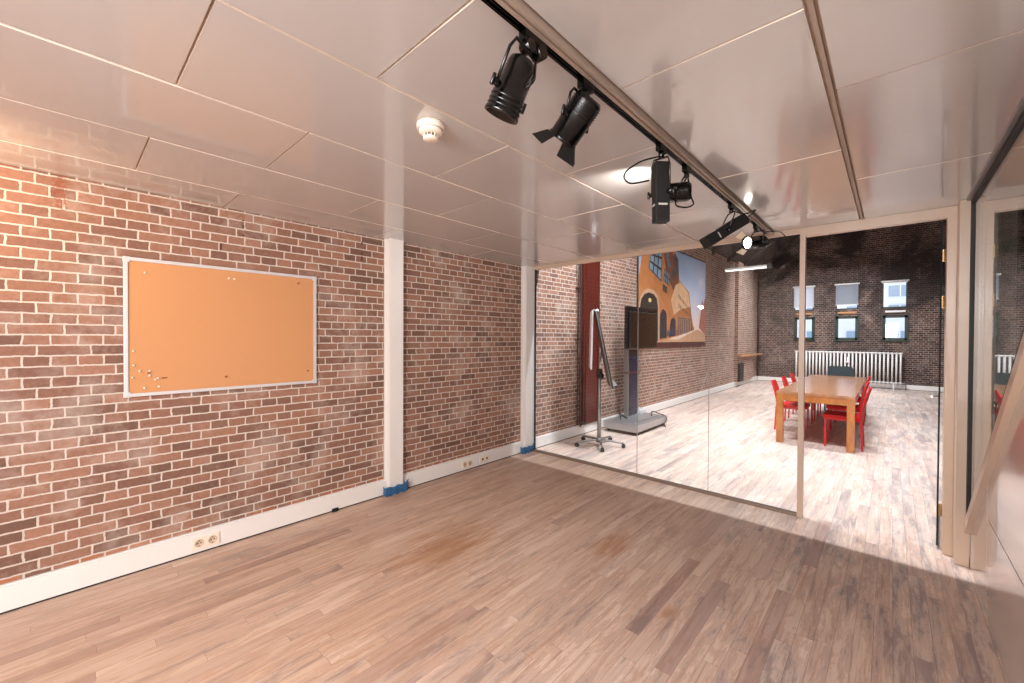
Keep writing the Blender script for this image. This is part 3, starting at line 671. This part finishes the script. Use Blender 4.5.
def can(label, y, c, ax, L, r, kind, cable, lit=None, doors=(), leaf=None, topz=H-.075, group='black spotlights on the lighting track', yoketop=None):
    c = Vector(c); ax = Vector(ax).normalized()
    t = thing('track_spotlight', label, 'spotlight', (TX, y, H-.03), group)
    b = MB(); adapter(b, y, kind == 'par'); part('track_adapter', b, M['black'], t)
    yk, kn = yoke(c+ax*(.02 if kind == 'par' else 0), ax, r+.012 if kind == 'par' else r if kind != 'box' else r*.9, yoketop or (TX, y, topz)); part('yoke', yk, M['black'], t); [part('pivot_knob', q, M['black'], t) for q in kn]
    b = MB(); s0 = c-ax*(L/2)
    if kind == 'par':
        b.lathe(s0, ax, [(0, 0), (.0, r*.62), (.006, r*.78), (.02, r*.86), (.070, r*.92), (.073, r*.99), (.105, r*1.0), (.108, r*1.05), (L-.012, r*1.07), (L-.010, r*1.12), (L, r*1.12), (L, r*1.0), (L-.04, r*.92), (L-.04, 0)], 40)
        for i in range(3):
            b.lathe(s0, ax, [(.118+.014*i, r*1.04), (.121+.014*i, r*1.10), (.124+.014*i, r*1.04)], 40)
    elif kind == 'can':
        b.lathe(s0, ax, [(0, 0), (.0, r*.80), (.010, r*.96), (.02, r), (L-.012, r), (L-.010, r*1.06), (L, r*1.06), (L, r*.94), (L-.02, r*.90), (L-.02, 0)], 32)
        for i in range(6): b.lathe(s0, ax, [(.02+.009*i, r*1.0), (.0225+.009*i, r*1.06), (.025+.009*i, r*1.0)], 32)
    else:
        side = ax.cross(Vector((0, 0, 1))); side = side.normalized() if side.length > .05 else Vector((.7, .7, 0))
        u = ax.cross(side).normalized(); R = Matrix((( side.x, u.x, ax.x, c.x), (side.y, u.y, ax.y, c.y), (side.z, u.z, ax.z, c.z), (0, 0, 0, 1)))
        bm = bmesh.new(); bmesh.ops.create_cube(bm, size=1)
        for v in bm.verts: v.co = Vector((v.co.x*2*r, v.co.y*1.5*r, v.co.z*L))
        bmesh.ops.bevel(bm, geom=bm.edges[:], offset=.006, segments=2, profile=.7, affect='EDGES'); b.add_bm(bm, None, R); bm.free()
        for q in (-.4, -.3): b.box((-r*.7, -.76*r, L*q), (r*.7, .76*r, L*q+.006), None, R)
    body = part('lamp_housing', b, M['black'] if kind != 'box' else M['black_matte'], t)
    if kind == 'box':
        b = MB()
        b.box((-r*.62, -.76*r-.001, L*.20), (r*.62, .76*r+.001, L*.20+.009), None, R); b.box((-r-.001, -r*.4, L*.20), (r+.001, r*.4, L*.20+.009), None, R)
        o = b.build('light_slit', M['silver']); o.parent = body; o.location = -WL(body)
    b = MB(); b.tube(cable, .0042, 8, sub=8); part('cable', b, M['black'], t)
    le = c+ax*(L/2)
    if kind != 'box':
        b = MB(); b.lathe(c+ax*(L/2-(.035 if kind == 'par' else .016)), ax, [(0, 0), (0, r*.88), (.004, r*.86), (.012, r*.45), (.014, 0)], 28)
        part('lens', b, lit or M['screen'], t)
    if doors:
        side = ax.orthogonal().normalized(); u = ax.cross(side)
        ring = MB(); ring.lathe(le-ax*.004, ax, [(0, r*.95), (0, r*1.12), (.006, r*1.12), (.006, r*.95), (0, r*.95)], 32); part('door_ring', ring, M['black'], t)
        for dv in doors:
            d = Vector(dv); d = (d-ax*d.dot(ax)).normalized(); q = ax.cross(d)
            flare = .70; dd = (ax*math.cos(flare)+d*math.sin(flare)); p0 = le+d*r*1.05
            pts = [p0-q*r*.55, p0+q*r*.55, p0+dd*r*1.05+q*r*.8, p0+dd*r*1.05-q*r*.8]
            b = MB(); b.prism(pts, (d-ax)*.0012); part('barn_door', b, leaf or M['black_matte'], t)
    return t, le, ax
zt = H-.075
# 1 parcan, nearest, unlit
can('nearest spotlight on the track, round black can aimed down left', .985, (-.868, .938, 2.317), (-.46, -.10, -.88), .17, .050, 'par',
    [(TX, 1.0, H-.07), (-.815, .985, 2.37), (-.805, .965, 2.325), (-.83, .95, 2.30), (-.85, .93, 2.27)])
# 2 barn door spot, lit
t2, l2, a2 = can('second spotlight from the front, barn doors open below its lens', 1.285, (-.848, 1.258, 2.338), (-.74, -.04, -.72), .165, .055, 'can',
    [(TX, 1.30, H-.06), (-.83, 1.32, 2.43), (-.815, 1.31, 2.40), (-.83, 1.29, 2.38)], lit=M['bulb_dim'], doors=[(-.17, -1.03, .14), (.72, -.2, -.4), (.2, .9, .3)])
spot('lens_light', tuple(l2+a2*.01), a2, 14, (1, .82, .66), 75, .8, .03)
# 3 upright box projector
can('upright black box spotlight with a cable loop on its left', 1.955, (-.827, 1.957, 2.250), (0.02, -.02, -1), .29, .035, 'box',
    [(TX-.01, 1.95, H-.07), (-.90, 1.90, 2.405), (-.955, 1.87, 2.37), (-.965, 1.85, 2.33), (-.94, 1.87, 2.30), (-.87, 1.92, 2.31)])
# 4 small can behind, throwing light along the ceiling
t4, l4, a4 = can('small round spotlight behind the upright box, facing the brick wall', 2.29, (-.862, 2.236, 2.333), (-.90, -.42, .02), .15, .050, 'can',
    [(TX, 2.31, H-.07), (-.80, 2.29, 2.31), (-.785, 2.28, 2.265), (-.81, 2.25, 2.245), (-.85, 2.22, 2.255), (-.86, 2.23, 2.29)], lit=M['bulb_dim'])
spot('lens_light', (-.94, 2.185, 2.40), (-.93, .34, .26), 34, (1, .93, .86), 84, .95, .02)
# 5 long box projector tilted
can('long black box spotlight tilted down to the left with silver slit', 3.14, (-.860, 3.10, 2.288), (-.62, -.58, -.53), .31, .052, 'box',
    [(TX, 3.16, H-.06), (-.76, 3.23, 2.42), (-.70, 3.25, 2.44), (-.74, 3.22, 2.39), (-.78, 3.19, 2.36)])
# 6 barn door spot facing the viewer, lit
t6, l6, a6 = can('farthest spotlight on the track, its bright bulb facing the viewer', 3.84, (-.815, 3.80, 2.325), (-.50, -.80, -.10), .18, .050, 'can',
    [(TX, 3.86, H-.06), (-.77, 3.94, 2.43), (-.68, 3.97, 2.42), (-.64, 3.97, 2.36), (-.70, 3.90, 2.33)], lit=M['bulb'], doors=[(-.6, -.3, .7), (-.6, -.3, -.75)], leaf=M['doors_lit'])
spot('lens_light', tuple(l6+a6*.01), (-.55, -.75, -.35), 26, (1, .92, .84), 110, .8, .03)

# ================================================================== HALL OBJECTS
# ------------------------------------------------------------------ poster
t = thing('wall_poster', 'large colour photograph of an orange brick building and street on the hall wall', 'poster', (XW+.02, 9.5, 2.4))
b = MB(); b.box((XW, 7.50, 1.36), (XW+.030, 11.44, 3.53))
b.box((XW, 7.50, 1.34), (XW+.033, 11.42, 1.45), M['ox'])
part('canvas', b, M['rubber_and_shade'], t)
PX = {}
def sky_mat():
    k = NT('printed_sky'); p, x, y, z = k.pos()
    n = k.noise(k.comb(0., k.math('MULTIPLY', y, .6), z), 1.4, 5)
    v = k.math('ADD', k.math('DIVIDE', k.math('SUBTRACT', z, 1.4), 2.1), k.math('MULTIPLY', k.math('SUBTRACT', n, .5), .5))
    k.set(Base_Color=k.ramp(v, [(0, lin('#f0c19a')), (.25, lin('#ecd3cc')), (.5, lin('#c4cfe6')), (1, lin('#8fa5c6'))]), Roughness=.45); return k.m
def pm_(n, c, v=.28, s=5): return plain('printed_'+n, c, .45, var=v, scale=s)
layers = [
 (sky_mat(), [(7.52, 1.45), (11.42, 1.45), (11.42, 3.51), (7.52, 3.51)]),
 (pm_('orange_facade', '#bd7a47'), [(7.52, 2.74), (7.64, 3.13), (7.80, 3.40), (7.95, 3.51), (9.30, 3.51), (9.38, 3.44), (9.6, 2.87), (10.23, 2.64), (10.42, 2.05), (10.61, 1.71), (9.69, 1.52), (8.33, 1.47), (7.52, 1.47)]),
 (pm_('brown_facade', '#7f4a32'), [(9.07, 3.51), (8.6, 3.51), (8.9, 2.9), (9.25, 2.6), (9.5, 2.55), (9.55, 2.9), (9.4, 3.3)]),
 (pm_('turret', '#5b4b4a'), [(9.20, 3.33), (9.32, 3.45), (9.52, 3.34), (9.57, 2.93), (9.30, 2.99)]),
 (pm_('blue_pane', '#7fa0b8'), [(7.95, 2.95), (8.08, 3.38), (8.62, 3.48), (8.56, 2.74)]),
 (pm_('blue_pane2', '#7590a6'), [(8.73, 3.05), (9.04, 2.95), (9.0, 2.68), (8.69, 2.77)]),
 (pm_('blue_pane3', '#5d6d80'), [(8.79, 3.42), (8.93, 3.42), (9.13, 3.1), (8.94, 3.08)]),
 (pm_('dark_pane', '#4a4038'), [(8.66, 2.7), (8.9, 2.65), (8.87, 2.5), (8.65, 2.56)]),
 (pm_('dark_pane2', '#4a4650'), [(9.15, 3.08), (9.32, 3.04), (9.34, 2.85), (9.18, 2.92)]),
 (pm_('stone_arch', '#c9a487'), [(7.53, 1.47), (7.53, 2.20), (7.60, 2.36), (7.76, 2.49), (7.97, 2.54), (8.23, 2.52), (8.42, 2.42), (8.50, 2.2), (8.51, 1.47)]),
 (pm_('dark_arch', '#2a2320'), [(7.58, 1.47), (7.57, 2.13), (7.63, 2.3), (7.77, 2.41), (7.97, 2.46), (8.21, 2.44), (8.36, 2.36), (8.42, 2.18), (8.44, 1.47)]),
 (pm_('clock', '#e8c98a'), [(7.96, 2.33), (8.02, 2.35), (8.09, 2.33), (8.09, 2.28), (8.03, 2.26), (7.96, 2.27)]),
 (pm_('arch2', '#262430'), [(8.51, 1.52), (8.53, 2.05), (8.67, 2.17), (8.82, 2.12), (8.88, 2.03), (8.88, 1.55)]),
 (pm_('arch3', '#2b2a38'), [(8.99, 1.56), (9.11, 1.94), (9.26, 2.01), (9.38, 1.95), (9.39, 1.60)]),
 (pm_('arcade', '#6a5a58'), [(9.47, 1.59), (9.52, 2.02), (10.38, 2.01), (10.46, 1.74), (9.91, 1.64)]),
 (pm_('sunlit_facade', '#e8b98e'), [(9.1, 2.39), (9.36, 2.74), (9.66, 2.83), (10.15, 2.62), (10.29, 2.3), (9.67, 2.2), (9.26, 2.06)]),
 (pm_('street', '#c79a76'), [(8.37, 1.47), (9.7, 1.60), (10.61, 1.73), (10.87, 1.75), (11.41, 1.62), (11.41, 1.45), (8.37, 1.45)]),
 (pm_('kerb', '#e4cdbb'), [(9.0, 1.52), (10.6, 1.74), (10.68, 1.735), (9.5, 1.50)]),
 (pm_('far_houses', '#a5685a'), [(11.08, 2.3), (11.15, 2.56), (11.21, 2.36), (11.31, 2.5), (11.41, 2.64), (11.41, 1.66), (11.34, 1.64), (10.93, 1.8), (11.02, 2.1)]),
]
for i, (m_, pts) in enumerate(layers):
    b = MB(); x = XW+.0305+.0004*i; b.poly([(x, y, z) for y, z in pts]); b.mats = [None]
    PX.setdefault('b', []).append((b, m_))
pb = MB()
for b, m_ in PX['b']:
    for f in b.f: pb.poly([b.v[i] for i in f], m_)
xq = XW+.0305+.0004*len(layers)
def pq(pts, m_): pb.poly([(xq, y, z) for y, z in pts], m_)
# glazing bars, small windows of the street front and shop pillars
barm = pm_('glazing_bar', '#3b2f2a')
def quadgrid(P, nu, nv, w, m_):
    P = [Vector((0, y, z)) for y, z in P]      # bottom-left, top-left, top-right, bottom-right
    def at(u, v): return P[0].lerp(P[3], u).lerp(P[1].lerp(P[2], u), v)
    for i in range(nu+1):
        u = i/nu; pq([(at(max(0, u-w), 0).y, at(max(0, u-w), 0).z), (at(max(0, u-w), 1).y, at(max(0, u-w), 1).z), (at(min(1, u+w), 1).y, at(min(1, u+w), 1).z), (at(min(1, u+w), 0).y, at(min(1, u+w), 0).z)], m_)
    for j in range(nv+1):
        v = j/nv; a, b_ = max(0, v-w), min(1, v+w); pq([(at(0, a).y, at(0, a).z), (at(0, b_).y, at(0, b_).z), (at(1, b_).y, at(1, b_).z), (at(1, a).y, at(1, a).z)], m_)
quadgrid([(7.95, 2.95), (8.08, 3.38), (8.62, 3.48), (8.56, 2.74)], 3, 3, .035, barm)
quadgrid([(8.69, 2.77), (8.73, 3.05), (9.04, 2.95), (9.0, 2.68)], 3, 2, .05, barm)
wm = pm_('street_window', '#5a4238')
for row, (za, zb) in enumerate(((2.50, 2.16), (2.28, 2.05))):
    for i in range(9):
        u = i/9; y = 9.55+.85*u; zc = za+(zb-za)*u; s_ = .05*(1-.5*u)
        pq([(y, zc-s_), (y, zc+s_), (y+s_*.8, zc+s_*.9), (y+s_*.8, zc-s_*1.1)], wm)
pil = pm_('pillar', '#c58b5d')
for i in range(8):
    u = i/8; y = 9.5+.92*u; pq([(y, 1.60+.12*u), (y, 2.0), (y+.035, 2.0), (y+.035, 1.60+.12*u)], pil)
crowd = pm_('passers_by', '#3c465e')
for i in range(12):
    u = random.random(); y = 8.6+2.0*u; zc = 1.56+.20*u; h_ = .13*(1-.6*u)
    pq([(y, zc), (y+.01, zc+h_), (y+.04, zc+h_), (y+.05, zc)], crowd)
pr = pb.build('print', M['paper']); pr.parent = t; pr.location = -WL(t)
# ------------------------------------------------------------------ flip chart on a five star base
S = (-3.06, 5.18)
t = thing('flip_chart', 'grey mobile flip chart seen edge on behind the glass', 'flip chart', (S[0], S[1], 0))
b = MB(); b.cyl((S[0], S[1], .07), (S[0], S[1], 1.0), .022, n=20); b.cyl((S[0], S[1], .07), (S[0], S[1], .60), .028, n=20); part('pole', b, M['steel'], t)
b = MB(); b.lathe((S[0], S[1], .05), (0, 0, 1), [(0, 0), (0, .045), (.05, .045), (.07, .03), (.07, 0)], 20); part('hub', b, M['steel'], t)
for i in range(5):
    a = math.radians(20+72*i); c, s_ = math.cos(a), math.sin(a); e = (S[0]+.34*c, S[1]+.34*s_)
    b = MB(); b.tube([(S[0]+.03*c, S[1]+.03*s_, .088), (S[0]+.16*c, S[1]+.16*s_, .080), (e[0], e[1], .066)], .014, 10, sub=3); lg = part('leg', b, M['steel'], t)
    b = MB(); q = Vector((-s_, c, 0)); p = Vector((e[0], e[1], .027)); b.cyl(p-q*.022, p-q*.004, .027); b.cyl(p+q*.004, p+q*.022, .027); b.cyl((e[0], e[1], .027), (e[0], e[1], .06), .008, n=8); b.box((e[0]-.015, e[1]-.015, .045), (e[0]+.015, e[1]+.015, .058), bev=.004)
    o = b.build('caster', M['rubber_and_shade']); o.parent = lg; o.location = -WL(lg)
b = MB(); b.cyl((S[0]-.03, S[1], 1.0), (S[0]+.05, S[1], 1.0), .04); b.box((S[0]-.025, S[1]-.03, .96), (S[0]+.03, S[1]+.03, 1.10), bev=.006); part('tilt_joint', b, M['black_matte'], t)
wd = Vector((-.56, .83, 0)).normalized(); tl = Vector((-.866, -.50, 0))   # width away from the viewer; tl points left in view
topc = Vector((S[0], S[1], 1.91))+tl*.06; botc = Vector((S[0], S[1], .86))-tl*.155
nrm = (topc-botc).normalized().cross(wd).normalized()
def brd(c0, c1, w, th, off=0):
    P = [c0-wd*w/2, c0+wd*w/2, c1+wd*w/2, c1-wd*w/2]; return [p+nrm*off for p in P], nrm*th
P, d = brd(botc, topc, .68, .018); b = MB(); b.prism(P, d); part('board', b, M['steel'], t)
for e0, e1 in ((botc, topc),):
    for sg in (-1, 1):
        b = MB(); q = wd*(.345*sg); b.tube([e0+q, e1+q], .011, 8, sub=1); part('edge_tube', b, M['black_matte'], t)
b = MB(); u_ = (topc-botc).normalized(); tr = botc+u_*.03; P = [tr-wd*.3, tr+wd*.3, tr+wd*.3-nrm*.07, tr-wd*.3-nrm*.07]; b.prism(P, u_*.012); part('pen_tray', b, M['alu'], t)
b = MB(); b.cyl(topc-wd*.33, topc+wd*.33, .022); part('clamp_bar', b, M['alu'], t)
b = MB(); b.tube([topc+wd*.2-u_*.5, Vector((S[0], S[1], 1.05))], .012, 8, sub=1); part('brace', b, M['alu'], t)
side = 1 if nrm.dot(tl) > 0 else -1
b = MB(); q0 = topc+tl*.045+Vector((0, 0, .01)); q1 = topc+tl*.060+Vector((0, 0, -.80))
b.prism([q0-wd*.32, q0+wd*.32, q1+wd*.32, q1-wd*.32], tl*.022)
b.prism([topc-wd*.30, topc+wd*.30, q0+wd*.30, q0-wd*.30], Vector((0, 0, .012)))
part('paper_pad', b, M['paper'], t)
# ------------------------------------------------------------------ television on a wheeled base
t = thing('television_stand', 'tall dark column television stand on a wide steel base by the hall wall', 'tv stand', (-3.2, 6.65, 0))
bx0, bx1, by0, by1 = -3.50, -2.90, 6.05, 7.24
b = MB(); b.box((bx0, by0, .055), (bx1, by1, .17), bev=.012); b.box((bx0+.02, by0+.02, .045), (bx1-.02, by1-.02, .056), M['steel'])
b.box((bx0+.1, by0+.1, .17), (bx1-.1, by1-.1, .185), bev=.004); part('base', b, M['alu'], t)
for xx in (bx0+.06, bx1-.06):
    for yy in (by0+.08, by1-.08):
        b = MB(); b.cyl((xx, yy-.014, .026), (xx, yy+.014, .026), .026); b.box((xx-.016, yy-.018, .03), (xx+.016, yy+.018, .056)); part('caster', b, M['rubber_and_shade'], t)
b = MB(); b.box((-3.40, 6.56, .17), (-3.32, 6.98, 1.75), bev=.01); part('column', b, M['steel'], t)
b = MB(); b.box((-3.325, 6.60, .20), (-3.315, 6.94, .93), bev=.003); b.box((-3.325, 6.60, .95), (-3.315, 6.94, 1.34), bev=.003); part('column_cover', b, M['navy'], t)
b = MB(); b.box((-3.40, 6.55, .928), (-3.305, 6.99, .948)); part('shelf_seam', b, M['ox'], t)
b = MB(); b.box((-3.319, 6.6, 1.5), (-3.263, 7.0, 1.95)); part('wall_mount', b, M['black_matte'], t)
t = thing('television', 'flat black television hanging on the column stand beside the poster', 'television', (-3.22, 6.84, 1.4))
b = MB(); b.box((-3.262, 6.30, 1.36), (-3.205, 7.47, 2.07), bev=.008); part('case', b, M['black'], t)
b = MB(); b.box((-3.206, 6.33, 1.395), (-3.2035, 7.44, 2.04)); part('screen', b, M['screen'], t)
b = MB(); b.tube([(-3.30, 6.25, .185), (-3.24, 6.15, .24), (-3.3, 6.2, .33), (-3.36, 6.33, .28), (-3.28, 6.38, .2), (-3.2, 6.3, .22), (-3.27, 6.22, .28), (-3.34, 6.38, .21)], .009, 8, sub=6); tag(b.build('cable_coil', M['black_matte']), 'black cable coiled on the left of the television stand base', 'cable')
b = MB(); b.tube([(-3.05, 6.92, .188), (-3.1, 7.05, .24), (-2.98, 7.12, .20), (-2.93, 7.15, .18), (-2.885, 7.15, .12), (-2.88, 7.05, .05), (-2.84, 7.0, .012)], .008, 8, sub=6); tag(b.build('power_cable', M['black_matte']), 'black power cable hanging over the right end of the television stand base', 'cable')
b = MB(); b.box((-3.42, 6.95, .185), (-3.26, 7.16, .25), bev=.012); b.box((-3.40, 6.98, .25), (-3.30, 7.1, .275), bev=.008); b.tube([(-3.3, 6.95, .22), (-3.3, 6.85, .19)], .008, sub=1); tag(b.build('power_strip', M['alu_light']), 'pale adapter block lying on the right half of the television stand base', 'adapter')
# ------------------------------------------------------------------ radiator
t = thing('radiator', 'long white column radiator below the windows of the far wall', 'radiator', (-1.1, 17.15, 0))
rx0, rx1, rz0, rz1 = -2.44, .275, .17, 1.13; n = 29
for i in range(n):
    x = rx0+(rx1-rx0)*(i+.5)/n; b = MB()
    for yy in (17.10, 17.16): b.tube([(x, yy, rz0+.04), (x, yy, rz1-.04)], .023, 10, sub=1)
    b.box((x-.022, 17.07, rz1-.055), (x+.022, 17.19, rz1), bev=.018); b.box((x-.022, 17.07, rz0), (x+.022, 17.19, rz0+.055), bev=.018); part('column', b, M['radiator'], t)
for zz in (rz0+.03, rz1-.03):
    b = MB(); b.cyl((rx0, 17.13, zz), (rx1, 17.13, zz), .024); part('header_pipe', b, M['radiator'], t)
for x in (rx0+.2, rx1-.2):
    b = MB(); b.box((x-.02, 17.1, 0), (x+.02, 17.16, rz0+.02)); part('foot', b, M['radiator'], t)
b = MB(); b.tube([(rx1, 17.13, rz0+.03), (rx1+.07, 17.13, rz0+.03), (rx1+.07, 17.13, .0)], .014, 8, sub=1); b.cyl((rx1+.02, 17.13, rz0+.03), (rx1+.06, 17.13, rz0+.03), .028); part('valve', b, M['steel'], t)
b = MB(); b.lathe((-1.02, 17.035, .80), (0, 1, 0), [(0, 0), (0, .03), (.03, .035), (.036, 0)], 16); b.box((-1.035, 17.04, .82), (-1.005, 17.06, .96)); part('knob', b, M['white'], t)
# ------------------------------------------------------------------ table
t = thing('dining_table', 'long oak table with thick square legs among red chairs', 'table', (-.80, 9.2, 0))
tx0, tx1, ty0, ty1, tz = -1.25, -.345, 7.20, 10.95, .765
b = MB()
for i in range(6):
    xa = tx0+(tx1-tx0)*i/6; b.box((xa+.0005, ty0, tz-.035), (xa+(tx1-tx0)/6-.0005, ty1, tz))
part('tabletop', b, M['wood_top'], t)
b = MB(); b.box((tx0+.01, ty0+.01, tz-.135), (tx1-.01, ty0+.04, tz-.035)); b.box((tx0+.01, ty1-.04, tz-.135), (tx1-.01, ty1-.01, tz-.035)); b.box((tx0+.01, ty0+.03, tz-.135), (tx0+.04, ty1-.03, tz-.035)); b.box((tx1-.04, ty0+.03, tz-.135), (tx1-.01, ty1-.03, tz-.035)); part('apron', b, M['wood'], t)
for x in (tx0, tx1-.085):
    for y in (ty0, ty1-.085):
        b = MB(); b.box((x, y, 0), (x+.085, y+.085, tz-.035), bev=.003); part('leg', b, M['wood'], t)
# ------------------------------------------------------------------ chairs (front faces +x)
def chair(name, label, seatm, legm, group, hb=.86):
    t = thing(name, label, 'chair', (0, 0, 0), group)
    b = MB(); b.box((-.21, -.215, .415), (.22, .215, .465), bev=.018); part('seat', b, seatm, t)
    b = MB(); N = 8; fr = []; bk = []
    for j in range(N+1):
        f = j/N; z = .40+(hb-.40)*f; xb = -.205-.10*f**1.4
        w = .205-.02*f+(.0 if f < .85 else -.03*(f-.85)/.15)
        for i in range(7):
            s_ = i/6*2-1; cv = .022*s_*s_; th = .036*(1-.5*f)*(1-.35*s_*s_)
            fr.append(Vector((xb+cv+th/2, w*s_, z))); bk.append(Vector((xb+cv-th/2, w*s_, z)))
    for j in range(N):
        for i in range(6):
            a = j*7+i; b.poly([fr[a], fr[a+1], fr[a+8], fr[a+7]], None, True); b.poly([bk[a+7], bk[a+8], bk[a+1], bk[a]], None, True)
        for i in (0, 6): a = j*7+i; b.poly([fr[a], fr[a+7], bk[a+7], bk[a]])
    for i in range(6): a = N*7+i; b.poly([fr[a], fr[a+1], bk[a+1], bk[a]]); b.poly([fr[i], bk[i], bk[i+1], fr[i+1]])
    part('backrest', b, seatm, t)
    for sy in (-.19, .19):
        b = MB(); b.box((.175, sy-.012, 0), (.199, sy+.012, .42), bev=.004); part('leg', b, legm, t)
        b = MB(); b.prism([(-.235, sy-.012, 0), (-.211, sy-.012, 0), (-.190, sy-.012, .42), (-.214, sy-.012, .42)], (0, .024, 0)); part('leg', b, legm, t)
        b = MB(); b.box((-.20, sy-.010, .39), (.19, sy+.010, .415)); part('seat_rail', b, legm, t)
    return t
def dup(root, label=None, group=None):
    r = root.copy(); C.objects.link(r)
    if label: r['label'] = label
    if group: r['group'] = group
    for ch in list(root.children):
        c = ch.copy(); C.objects.link(c); c.parent = r
    return r
red = chair('dining_chair', 'red chair', M['red'], M['redm'], 'red chairs at the oak table')
spots = [(-.495, 7.60, math.pi, 'red chair nearest the viewer on the right side of the oak table'),
 (-.545, 8.60, math.pi, 'second red chair from the front on the right side of the oak table'),
 (-.565, 9.9, math.pi, 'farthest red chair on the right side of the oak table'),
 (-1.21, 8.35, 0, 'red chair nearest the viewer on the left side of the oak table'),
 (-1.22, 9.30, 0, 'middle red chair on the left side of the oak table'),
 (-1.23, 10.25, 0, 'farthest red chair on the left side of the oak table')]
for i, (x, y, a, lab) in enumerate(spots):
    c = red if i == 0 else dup(red)
    c.location = (x, y, 0); c.rotation_euler = (0, 0, a); c['label'] = lab
    if a == 0: c.scale = (1, 1, .95)
bc = chair('office_chair', 'dark slate chair at the far head of the oak table', M['slate'], M['black'], None, hb=.94)
bc.location = (-.80, 11.25, 0); bc.rotation_euler = (0, 0, -math.pi/2); bc.scale = (1, 1.2, 1)
# ------------------------------------------------------------------ pendant tube lamp
t = thing('tube_lamp', 'long thin tube lamp hanging across the hall under the dark roof', 'lamp', (-2.4, 12, 3.35))
b = MB(); b.box((-3.3, 11.97, 3.35), (-2.32, 12.03, 3.40), bev=.006); part('housing', b, M['white'], t)
b = MB(); b.cyl((-3.28, 12.0, 3.335), (-2.32, 12.0, 3.335), .022); part('tube', b, M['tube'], t)
b = MB(); b.box((-2.32, 11.96, 3.30), (-2.20, 12.04, 3.42), bev=.01); part('end_box', b, M['black_matte'], t)
for x in (-3.1, -2.4):
    b = MB(); b.tube([(x, 12, 3.40), (x, 12, roofz(x)-.02)], .004, 6, sub=1); part('cable', b, M['black_matte'], t)
